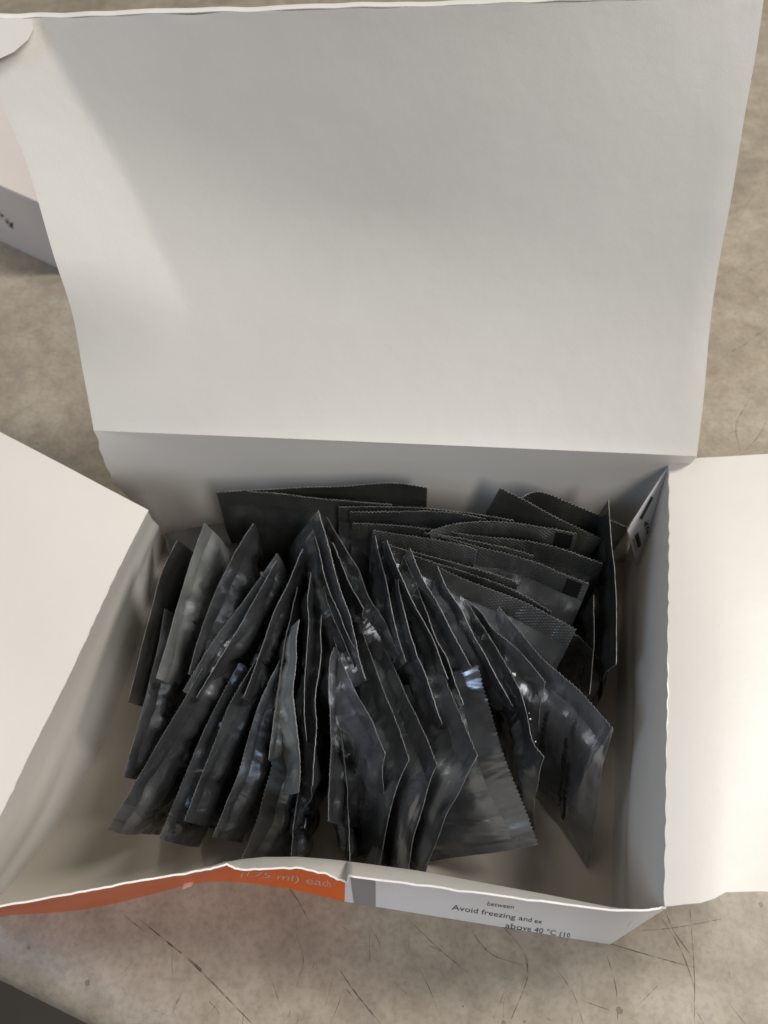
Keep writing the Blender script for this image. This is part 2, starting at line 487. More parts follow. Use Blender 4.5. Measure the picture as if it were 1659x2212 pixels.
text_on_front("lettering", "between", (1052, 1953), (1112, 1961), .0064, M_text)
text_on_front("lettering", "Avoid freezing and ex", (982, 1962), (1178, 1993), .0064, M_text)
text_on_front("lettering", "above 40 °C (10", (1098, 2001), (1240, 2024), .0064, M_text)

# --- back wall with its torn left edge
left_edge = [at(203, 930, .085), at(222, 985, .074), at(244, 1040, .06), at(290, 1085, .035), at(357, 1168, 0)]
right_edge = [at(1505, 985, .085), at(1462, 1040, .06), at(1348, 1212, 0)]
hinge = [at(203, 930, .085), at(500, 936, .085), at(850, 946, .085), at(1200, 968, .085), at(1505, 985, .085)]
nb, mb = 48, 22
top = poly_resample(hinge, nb); bot = poly_resample(base_back, nb)
le = poly_resample(left_edge, mb); re_ = poly_resample(right_edge, mb)
G = []
for i in range(nb):
    u = i / (nb - 1); row = []
    for j in range(mb):
        v = j / (mb - 1)
        p = top[i].lerp(bot[i], v)
        # blend the side edges in
        lin_l = top[0].lerp(bot[0], v); lin_r = top[-1].lerp(bot[-1], v)
        p = p + (le[j] - lin_l) * (1 - u) ** 6 + (re_[j] - lin_r) * u ** 6
        p.y += .0035 * sin(pi * v) * sin(pi * u) + wob((u * 3, v * 2, 1), 1.0, .0025) * min(1, v * 5) * min(1, (1 - v) * 5)
        if i == 0: p.x += wob((v * 14, 0, 3), 1, .0022)
        row.append(p)
    G.append(row)
t_ = (M_in, M_out, M_edge)
board("back_wall", G, t_ if orient(G, CEN) else (M_out, M_in, M_edge), box)

# --- left side wall (splayed)
rimL = [at(x, y, z) for x, y, z in [(318, 1104, .075), (250, 1238, .075), (157, 1439, .075), (64, 1625, .075), (0, 1760, .075), (-120, 1980, .074)]]
baseL = list(reversed(base_left))
nl, ml = 60, 22
tl = poly_resample(rimL, nl); bl = poly_resample(baseL, nl)
G = []
for i in range(nl):
    u = i / (nl - 1); row = []
    for j in range(ml):
        v = j / (ml - 1)
        p = tl[i].lerp(bl[i], v)
        out = Vector((-1, .1, 0))
        p = p + out * (.004 * sin(pi * v) * sin(pi * min(1, u * 1.1)))
        p = p + out * wob((u * 1.3, v * 3.5, 7), 1.0, .0018) * sin(pi * v)
        if j == 0: p = p + Vector((wob((u * 60, 1, 1), 1, .0003), 0, wob((u * 45, 3, 1), 1, .0004)))
        row.append(p)
    G.append(row)
board("side_wall", G, T3 if orient(G, CEN) else (M_out, M_in, M_edge), box)

# --- right side wall
rimR = [at(x, y, .075) for x, y in [(1446, 1002), (1447, 1200), (1446, 1450), (1443, 1700), (1438, 1960)]]
baseR = list(reversed(base_right))
nr = 90
tr = poly_resample(rimR, nr); br = poly_resample(baseR, nr)
G = []
for i in range(nr):
    u = i / (nr - 1); row = []
    for j in range(ml):
        v = j / (ml - 1)
        p = tr[i].lerp(br[i], v)
        # the strip under the rim leans in, then the wall drops
        prof_ = -.0050 * (sin(pi * min(1, v / .62)) if v < .62 else 0) * (.35 + .65 * min(1, max(0, (u - .1) * 2.2)))
        p = p + Vector((prof_, 0, 0)) + Vector((1, 0, 0)) * wob((u * 2.4, v * 2.2, 11), 1.0, .004) * sin(pi * v)
        if j == 0: p = p + Vector((-.0005 * abs(sin(u * 20 * pi + wob((u * 8, 0, 0), 1, 2.0))), 0, wob((u * 60, 3, 1), 1, .0003)))
        row.append(p)
    G.append(row)
board("side_wall", G, T3 if orient(G, CEN) else (M_out, M_in, M_edge), box)

# --- right flap, folded out flat
rowsR = [[(1443, 1001), (1441, 1959)], [(1475, 992), (1478, 1954)], [(1515, 989), (1513, 1951)], [(1540, 987), (1541, 1942)], [(1568, 985), (1566, 1928)],
         [(1640, 980), (1640, 1926)], [(1760, 975), (1760, 1930)], [(1900, 970), (1900, 1936)]]
zz = [.0755, .0765, .0768, .0768, .0765, .075, .071, .066]
G = []
for (a, b), z in zip(rowsR, zz):
    A, B = at(*a, z), at(*b, z)
    row = []
    for j in range(nr):
        v = j / (nr - 1); p = A.lerp(B, v)
        if a[0] == 1443:
            q = tr[j]; p = Vector((q.x - .0004 - .0004 * abs(sin(v * 20 * pi + wob((v * 8, 0, 0), 1, 2.0))), p.y, z))
        p.z += wob((a[0] * .004, v * 2.2, 2), 1, .0018)
        row.append(p)
    G.append(row)
N0 = grid_normals(G)[3][20].z > 0
f = board("side_flap", G, T3 if N0 else (M_out, M_in, M_edge), box)

# --- left flap
outL = [(-0.0, 0)]
G = []
nfl = 9
for i in range(nl):
    u = i / (nl - 1)
    p0 = tl[i]
    # outward direction of the flap follows its visible back edge
    A1 = at(-330, 768, .083); A0 = at(320, 1099, .0755)
    d = A1 - A0
    row = []
    for j in range(nfl):
        v = j / (nfl - 1)
        p = p0 + d * v + Vector((0, 0, .0005 + .003 * sin(pi * v)))
        p.z += wob((u * 2, v * 2, 5), 1, .0018)
        if j == 0: p.x += .0006; p += Vector((wob((u * 50, 9, 1), 1, .0004), 0, 0))
        row.append(p)
    G.append(row)
N0 = grid_normals(G)[20][4].z > 0
board("side_flap", G, T3 if N0 else (M_out, M_in, M_edge), box)

# --- glue tab at the back of the right wall, with its registration bars
tz = [at(1447, 1003, .0755), at(1355, 1145, .060), at(1377, 1226, .034), at(1420, 1110, .045)]
Pn = (tz[0] - tz[1]).cross(tz[2] - tz[1]).normalized()
A = poly_resample([tz[0], tz[1].lerp(tz[0], .5) + Vector((0, 0, .0008)), tz[1]], 10)
B = [onplane(1447, 1003, tz[1], Pn).lerp(onplane(1377, 1226, tz[1], Pn), t / 9) for t in range(10)]
G = []
for i in range(10):
    G.append([A[i].lerp(B[i], j / 5) for j in range(6)])
nn = grid_normals(G)[5][3]
tab = board("glue_tab", G, (M_out, M_out, M_edge), box, t=.0005)
if Pn.dot(CAM - tz[1]) < 0: Pn = -Pn
def patch(name, pts, mat, parent, P, N, lift=.0006):
    V = [onplane(x, y, P, N) + N * lift for x, y in pts]
    return mesh_obj(name, V, [tuple(range(len(V)))], [mat], parent, None, False)
patch("printed_bar", [(1404, 1071), (1409, 1074), (1384, 1122), (1379, 1117)], M_ink, tab, tz[1], Pn)
patch("printed_bar", [(1369, 1157), (1376, 1148), (1383, 1176), (1376, 1183)], M_ink, tab, tz[1], Pn)
patch("printed_line", [(1364.5, 1163), (1366, 1163), (1373, 1188), (1371.6, 1188)], M_ink, tab, tz[1], Pn)
patch("printed_line", [(1398, 1085), (1399, 1086), (1379, 1122), (1378, 1121)], M_greyp, tab, tz[1], Pn)
# blurred part of a printed emblem next to the bars
V, Fc = [], []
random.seed(3)
for (cx_, cy_, rr) in [(1392, 1128, 3.2), (1396, 1131, 3.0), (1391, 1134, 2.6), (1397, 1138, 2.8), (1393, 1141, 2.0), (1396, 1146, 2.4), (1395, 1151, 2.0), (1397, 1124, 1.6)]:
    k0 = len(V)
    for a in range(10):
        r_ = rr * random.uniform(.6, 1.1)
        V.append(onplane(cx_ + r_ * cos(a * .628), cy_ + r_ * sin(a * .628), tz[1], Pn) + Pn * (.0006 + .00001 * len(Fc)))
    Fc.append(tuple(range(k0, k0 + 10)))
mesh_obj("printed_emblem", V, Fc, [M_ink], tab, None, False)

# --- lid: leaning back, its left part creased towards us
hl, hr = hinge[0], hinge[-1]
tlz, trz = at(69, 36, .2095), at(1650, -8, .2145)
lid_P = hl; lid_N = ((hr - hl).cross((tlz + trz) / 2 - (hl + hr) / 2)).normalized()
if lid_N.dot(CAM - lid_P) < 0: lid_N = -lid_N
ledge = [(203, 930), (172, 800), (147, 680), (106, 556), (46, 354), (0, 230), (-45, 70), (-52, 44)]
redge = [(1505, 985), (1527, 850), (1545, 700), (1566, 560), (1593, 400), (1612, 260), (1637, 100), (1650, -8)]
def img_curve(pts, t):
    P = poly_resample([Vector((x, y, 0)) for x, y in pts], ts=[t])[0]; return P.x, P.y
nu, nvv = 96, 80
G = []
sm = lambda x: x * x * (3 - 2 * x)
for i in range(nu):
    u = (i / (nu - 1)) ** 1.35
    row = []
    for j in range(nvv):
        v = j / (nvv - 1)
        xl, yl = img_curve(ledge, v); xr, yr = img_curve(redge, v)
        x = xl + (xr - xl) * u; y = yl + (yr - yl) * u
        if v == 0:
            pass
        y -= 14 * sin(pi * u) * (1 - v) ** 3 * .0
        p = onplane(x, y, lid_P, lid_N)
        # crease position
        uc = .175 - .10 * max(0, v - .3) / .7
        k = 0
        if u < uc and v > .12:
            fade = sm(min(1, (v - .12) / .30))
            s = (uc - u) / uc
            k = .022 * fade * s ** 1.05
        p = CAM + (p - CAM) * (1 - k)
        pill = .013 * (.35 + .65 * sin(pi * min(1, u * 1.02))) * sin(pi * v ** .8)
        p = p - lid_N * pill + lid_N * wob((u * 2.0, v * 1.8, 21), 1, .004) * sin(pi * v)
        if j == nvv - 1: p += Vector((0, 0, wob((u * 20, 0, 5), 1, .0006)))
        row.append(p)
    G.append(row)
n_ = grid_normals(G)[40][40].dot(CAM - G[40][40]) > 0
lid = board("lid", G, T3 if n_ else (M_out, M_in, M_edge), box)
lid["label"] = "raised lid leaning back with a curved crease down its left side"
LG = G
# folded top edge strip of the lid, turned back
G2 = []
for i in range(6, nu):
    p = LG[i][-1]
    row = []
    for (b, up) in [(0, .0002), (.0012, .0016), (.004, .0014), (.009, -.002), (.016, -.010), (.024, -.022)]:
        q = p - lid_N * b + Vector((0, 0, up)); row.append(q + Vector((0, 0, wob((i * .15, b * 50, 1), 1, .0006))))
    G2.append(row)
n_ = grid_normals(G2)[40][3].z > 0
board("tuck_flap", G2, T3 if n_ else (M_out, M_in, M_edge), box)
# rounded side tab at the lid's far left corner
c = [(69, 44), (72, 62), (60, 86), (30, 112), (0, 126), (-60, 130), (-90, 60), (-60, 34), (0, 40), (40, 38)]
P0 = LG[5][-4] + lid_N * .0022
Nn = (lid_N + Vector((.25, 0, .35))).normalized()
V = [onplane(x, y, P0, Nn) for x, y in c]
cc = sum(V, Vector()) / len(V)
k = len(V)
V2 = V + [v - Nn * .0005 for v in V]
Fc = [tuple(range(k)), tuple(reversed(range(k, 2 * k)))] + [(a, (a + 1) % k, k + (a + 1) % k, k + a) for a in range(k)]
mesh_obj("dust_flap", V2, Fc, [M_in], box, None, False)

# torn nub of board under the front wall
nb0 = at(404, 1910, .003)
V = []
for a in range(9):
    r_ = .0022 * (1 + .4 * sin(a * 2.3)); V.append(nb0 + Vector((cos(a * .698) * r_, sin(a * .698) * r_ * .7, .0006 * sin(a * 3))))
V.append(nb0 + Vector((0, 0, .0022)))
mesh_obj("torn_scrap", V, [(a, (a + 1) % 9, 9) for a in range(9)], [card_mat("pale_orange_fibre", (.72, .36, .24), (.8, .5, .4), .8)], box)

# ------------------------------------------------------------------ second box, far left
b2 = empty("printed_box", at(0, 540, 0))
tag(b2, "white box with smudged black print standing behind the lid at the far left", "box")
g0, g1 = at(0, 519, 0), at(108, 570, 0)
dd = (g1 - g0).normalized(); nrm = Vector((-dd.y, dd.x, 0))
if nrm.y < 0: nrm = -nrm
A = g0 - dd * .10; B = g1 + dd * .02
ztop = .049
lean = -.0  
a0, b0 = A.copy(), B.copy()
dpt = .15
def boxpanel(name, quad, n=8, mats=(M_box2, M_box2, M_edge)):
    G = [[quad[0].lerp(quad[1], i / n).lerp(quad[3].lerp(quad[2], i / n), j / n) + Vector((0, 0, 0)) for j in range(n + 1)] for i in range(n + 1)]
    return board(name, G, mats, b2)
up = Vector((0, 0, ztop)); bk = nrm * dpt
front2 = boxpanel("front_panel", [a0, b0, b0 + up, a0 + up])
top2 = boxpanel("top_panel", [a0 + up + Vector((0, 0, .0005)), b0 + up + Vector((0, 0, .0005)), b0 + up + bk + Vector((0, 0, .0005)), a0 + up + bk + Vector((0, 0, .0005))])
boxpanel("side_panel", [b0 + nrm * .0004, b0 + bk, b0 + bk + up, b0 + up + nrm * .0004])
boxpanel("side_panel", [a0 + nrm * .0004, a0 + bk, a0 + bk + up, a0 + up + nrm * .0004])
boxpanel("back_panel", [a0 + bk, b0 + bk, b0 + bk + up, a0 + bk + up])
fn = -nrm
V, Fc = [], []
random.seed(8)
for q in range(26):
    t = random.random(); x = -2 + 34 * t; y = 457 + 34 * t + random.uniform(-5, 7); r0 = random.uniform(1.0, 2.6)
    k0 = len(V)
    for a in range(7):
        r_ = r0 * random.uniform(.6, 1.2)
        V.append(onplane(x + r_ * cos(a * .9), y + r_ * sin(a * .9), g0, fn) + fn * (.0006 + q * .000004))
    Fc.append(tuple(range(k0, k0 + 7)))
mesh_obj("smudged_print", V, Fc, [M_ink], front2, None, False)

# ------------------------------------------------------------------ sachets
def front_limit(x):
    for a, b in zip(bel, bel[1:]):
        if a.x <= x <= b.x:
            return a.y + (b.y - a.y) * (x - a.x) / max(1e-6, b.x - a.x)
    return -1
def sachet(pts, end, zA, zB, label, face=0, H=.064, bulge=.0016, serr=True, knurl_w=.0085, phi=None, wr=1.0, seed=0, mark=False, sag=0.0, phmax=42, fix=False, dyt=None, foot=None, curl=None):
    rnd = random.Random(seed * 7 + 13)
    n = len(pts)
    # cumulative length in the picture sets how height runs along the edge
    L = [0]
    for a, b in zip(pts, pts[1:]): L.append(L[-1] + math.hypot(b[0] - a[0], b[1] - a[1]))
    def frame(za):
        P = [at(x, y, za + (zB - za) * l / L[-1] + sag * sin(pi * l / L[-1])) for (x, y), l in zip(pts, L)]
        e = (P[-1] - P[0]).normalized()
        u0 = (Vector((0, 0, -1)) - e * (Vector((0, 0, -1)).dot(e))).normalized()
        return P, e, u0, e.cross(u0).normalized()
    if phi is None:
        want = math.atan2(end[1] - pts[-1][1], end[0] - pts[-1][0]); best = None
        for dz in range(-14, 9):
            za = zA + dz * .002
            if fix and dz: continue
            if not .030 <= za <= .078: continue
            P, e, u0, v0 = frame(za)
            for k in range(-phmax, phmax + 1, 2):
                ph = radians(k)
                d = u0 * cos(ph) + v0 * sin(ph)
                q = proj(P[-1] + d * .012)
                g = math.atan2(q[1] - pts[-1][1], q[0] - pts[-1][0])
                df = abs((g - want + pi) % (2 * pi) - pi) + abs(k) * .0035 + abs(dz) * .010
                if best is None or df < best[0]: best = (df, ph, za)
        ph = best[1]; P, e, u0, v0 = frame(best[2])
    else:
        ph = radians(phi); P, e, u0, v0 = frame(zA)
    if dyt is not None:
        P, e, u0, v0 = frame(zA)
        ph = min((radians(k) for k in range(-60, 61)), key=lambda q: abs((u0 * cos(q) + v0 * sin(q)).y - dyt))
    A, B = P[0], P[-1]
    d = (u0 * cos(ph) + v0 * sin(ph)).normalized()
    if foot:
        P, e, u0, v0 = frame(zA); A, B = P[0], P[-1]
        d = at(foot[0], foot[1], .003) - B; H = d.length; d.normalize()
    # the top of each pouch curls over before the body drops: away from the fan's middle line
    mx_ = sum(p[0] for p in pts) / len(pts)
    hp = Vector((e.y, -e.x, 0)).normalized()
    if dyt is not None:
        if hp.y > 0: hp = -hp
        bend = .0009
    else:
        if hp.x < 0: hp = -hp
        bend = max(-1, min(1, (670 - mx_) / 110)) * (.0042 if face != 2 else .002)
        if foot: bend *= .55
    if curl is not None: bend = curl
    top_len = sum((b - a).length for a, b in zip(P, P[1:]))
    Hs = H
    NU = max(40, int(top_len / .00075)); NV = 26
    T = poly_resample(P, NU + 1)
    N0 = e.cross(d).normalized()
    offs = rnd.uniform(0, 100)
    spots = [(rnd.uniform(.35, .8), rnd.uniform(.22, .42), rnd.uniform(.5, 1.0) * min(1, wr)) for _ in range(2)]
    cre = [(rnd.uniform(.1, .9), rnd.uniform(-.5, .5), rnd.uniform(.03, .08), rnd.uniform(-1, 1)) for _ in range(5)]
    def S(i, v):
        u = i / NU
        t = T[i]
        chord = A.lerp(B, u)
        c = 1 - .45 * v * v
        p = chord + (t - chord) * c
        hh = Hs
        # stop on the floor of the box
        zend = p.z + d.z * hh
        if zend < .0030: hh = (p.z - .0030) / max(1e-4, -d.z)
        hh = min(hh, H)
        p = p + d * (v * hh)
        p = p + hp * (bend * ((1 - math.exp(-v / .17)) - .35 * v))
        yl = front_limit(p.x) + .0022
        if p.y < yl: p.y = yl
        # wrinkles grow away from the cut edge
        g = min(1, v * 4 + .12)
        wv = noise.noise(Vector((u * 2.0 + offs, v * 1.4, 0))) * .0030
        wv += noise.noise(Vector((u * 4.2 + offs, v * 1.8, 5))) * .0009
        wv += (abs(noise.noise(Vector((u * 13 + offs, v * .9, 2)))) - .2) * .0014 * math.exp(-((v - .30) / .26) ** 2)
        wv += (abs(noise.noise(Vector((u * 3.5 + v * 1.5 + offs, v * 2.2 - u * 2, 31)))) - .2) * .0014
        for (cu, cv, am) in spots:
            g2 = math.exp(-((u - cu) / .12) ** 2 - ((v - cv) / .15) ** 2)
            if g2 > .02:
                wv += am * g2 * (abs(noise.noise(Vector((u * 15 + v * 3 + offs, v * 7 - u * 4, 47)))) - .25) * .0042
        for (cu, sl, wd, am) in cre:
            x = (u - cu - sl * v) / wd
            wv += am * .0013 * math.exp(-x * x)
        p = p + N0 * (wv * g * wr)
        return p
    vb = knurl_w / H
    body_v = [vb + (1 - vb) * (k / NV) for k in range(NV + 1)]
    step = 2
    bi = list(range(0, NU + 1, step))
    if bi[-1] != NU: bi.append(NU)
    G = [[S(i, v) for v in body_v] for i in bi]
    Nn = grid_normals(G)
    base = A.lerp(B, .5) + d * (.9 * H); base.z = 0.0
    root = empty("foil_sachet", base)
    tag(root, label, "sachet", "black foil sachets packed in the box")
    nI, nJ = len(bi), NV + 1
    V, UV = [], []
    for sgn in (1, -1):
        for a in range(nI):
            for b in range(nJ):
                uu = bi[a] / NU; vv = b / NV
                eu = min(1, min(uu, 1 - uu) / .10); ev = min(1, min(vv / .12, (1 - vv) / .16))
                bl = sm(eu) * sm(ev) * (1 + .35 * noise.noise(Vector((uu * 5 + offs, vv * 5, sgn * 3))))
                V.append(G[a][b] + Nn[a][b] * sgn * (.0001 + 1.5 * bulge * bl))
                UV.append((uu * top_len, body_v[b] * H))
    o = nI * nJ; Fc, M = [], []
    for a in range(nI - 1):
        for b in range(nJ - 1):
            q = (a*nJ + b, (a+1)*nJ + b, (a+1)*nJ + b + 1, a*nJ + b + 1)
            Fc.append(q); M.append(0)
            Fc.append(tuple(o + k for k in reversed(q))); M.append(0)
    k0 = len(V)
    ring = [(0, b) for b in range(nJ)] + [(a, nJ - 1) for a in range(1, nI)] + [(nI - 1, b) for b in range(nJ - 2, -1, -1)]
    idx = []
    for (a, b) in ring:
        idx.append(len(V)); V.append(V[a*nJ + b].copy()); V.append(V[o + a*nJ + b].copy()); UV += [(0, 0), (0, 0)]
    for k in range(len(ring) - 1):
        Fc.append((idx[k], idx[k] + 1, idx[k+1] + 1, idx[k+1])); M.append(1)
    mesh_obj("pouch", V, Fc, [M_foil[face], M_cut], root, M, True, UV)
    # crimped seal with the pinking-cut edge
    sv = [0, .22, .6, 1.0]
    V, UV, Fc, M = [], [], [], []
    Gs = []
    for i in range(NU + 1):
        row = []
        for k, f in enumerate(sv):
            p = S(i, vb * f)
            if k == 0:
                if serr: p = p - d * (.00036 * (1 if i % 2 else -1) + rnd.uniform(-.00012, .00012)) + N0 * rnd.uniform(-.0001, .0001)
                else: p = p + d * rnd.uniform(-.00006, .00006)
            row.append(p)
        Gs.append(row)
    Ns = grid_normals(Gs); m = len(sv)
    for sgn in (1, -1):
        for i in range(NU + 1):
            for k in range(m):
                V.append(Gs[i][k] + Ns[i][k] * sgn * .0001); UV.append((i / NU * top_len, vb * sv[k] * H))
    o = (NU + 1) * m
    for i in range(NU):
        for k in range(m - 1):
            q = (i*m + k, (i+1)*m + k, (i+1)*m + k + 1, i*m + k + 1)
            Fc.append(q); M.append(0); Fc.append(tuple(o + t for t in reversed(q))); M.append(0)
    ring = [(0, k) for k in range(m - 1, -1, -1)] + [(i, 0) for i in range(1, NU + 1)] + [(NU, k) for k in range(1, m)]
    idx = []
    for (a, b) in ring:
        idx.append(len(V)); V.append(V[a*m + b].copy()); V.append(V[o + a*m + b].copy()); UV += [(0, 0), (0, 0)]
    for k in range(len(ring) - 1):
        Fc.append((idx[k], idx[k] + 1, idx[k+1] + 1, idx[k+1])); M.append(1)
    seal = mesh_obj("crimped_seal", V, Fc, [M_seal[face] if dyt is not None else M_foil[face], M_cut], root, M, True, UV)
    if mark:
        i0, i1 = int(NU * mark[0]), int(NU * mark[1]); rows = 6
        sg = 1 if Ns[i0][1].dot(CAM - Gs[i0][1]) > 0 else -1
        V, Fc = [], []
        ii = list(range(i0, i1 + 1))
        for i in ii:
            for r in range(rows):
                v = vb * (.12 + .83 * r / (rows - 1))
                V.append(S(i, v) + Ns[i][1] * sg * .00035)
        for a in range(len(ii) - 1):
            for r in range(rows - 1):
                Fc.append((a*rows + r, (a+1)*rows + r, (a+1)*rows + r + 1, a*rows + r + 1))
        mesh_obj("registration_mark", V, Fc, [M_mark], root)
    return root, S, NU, N0

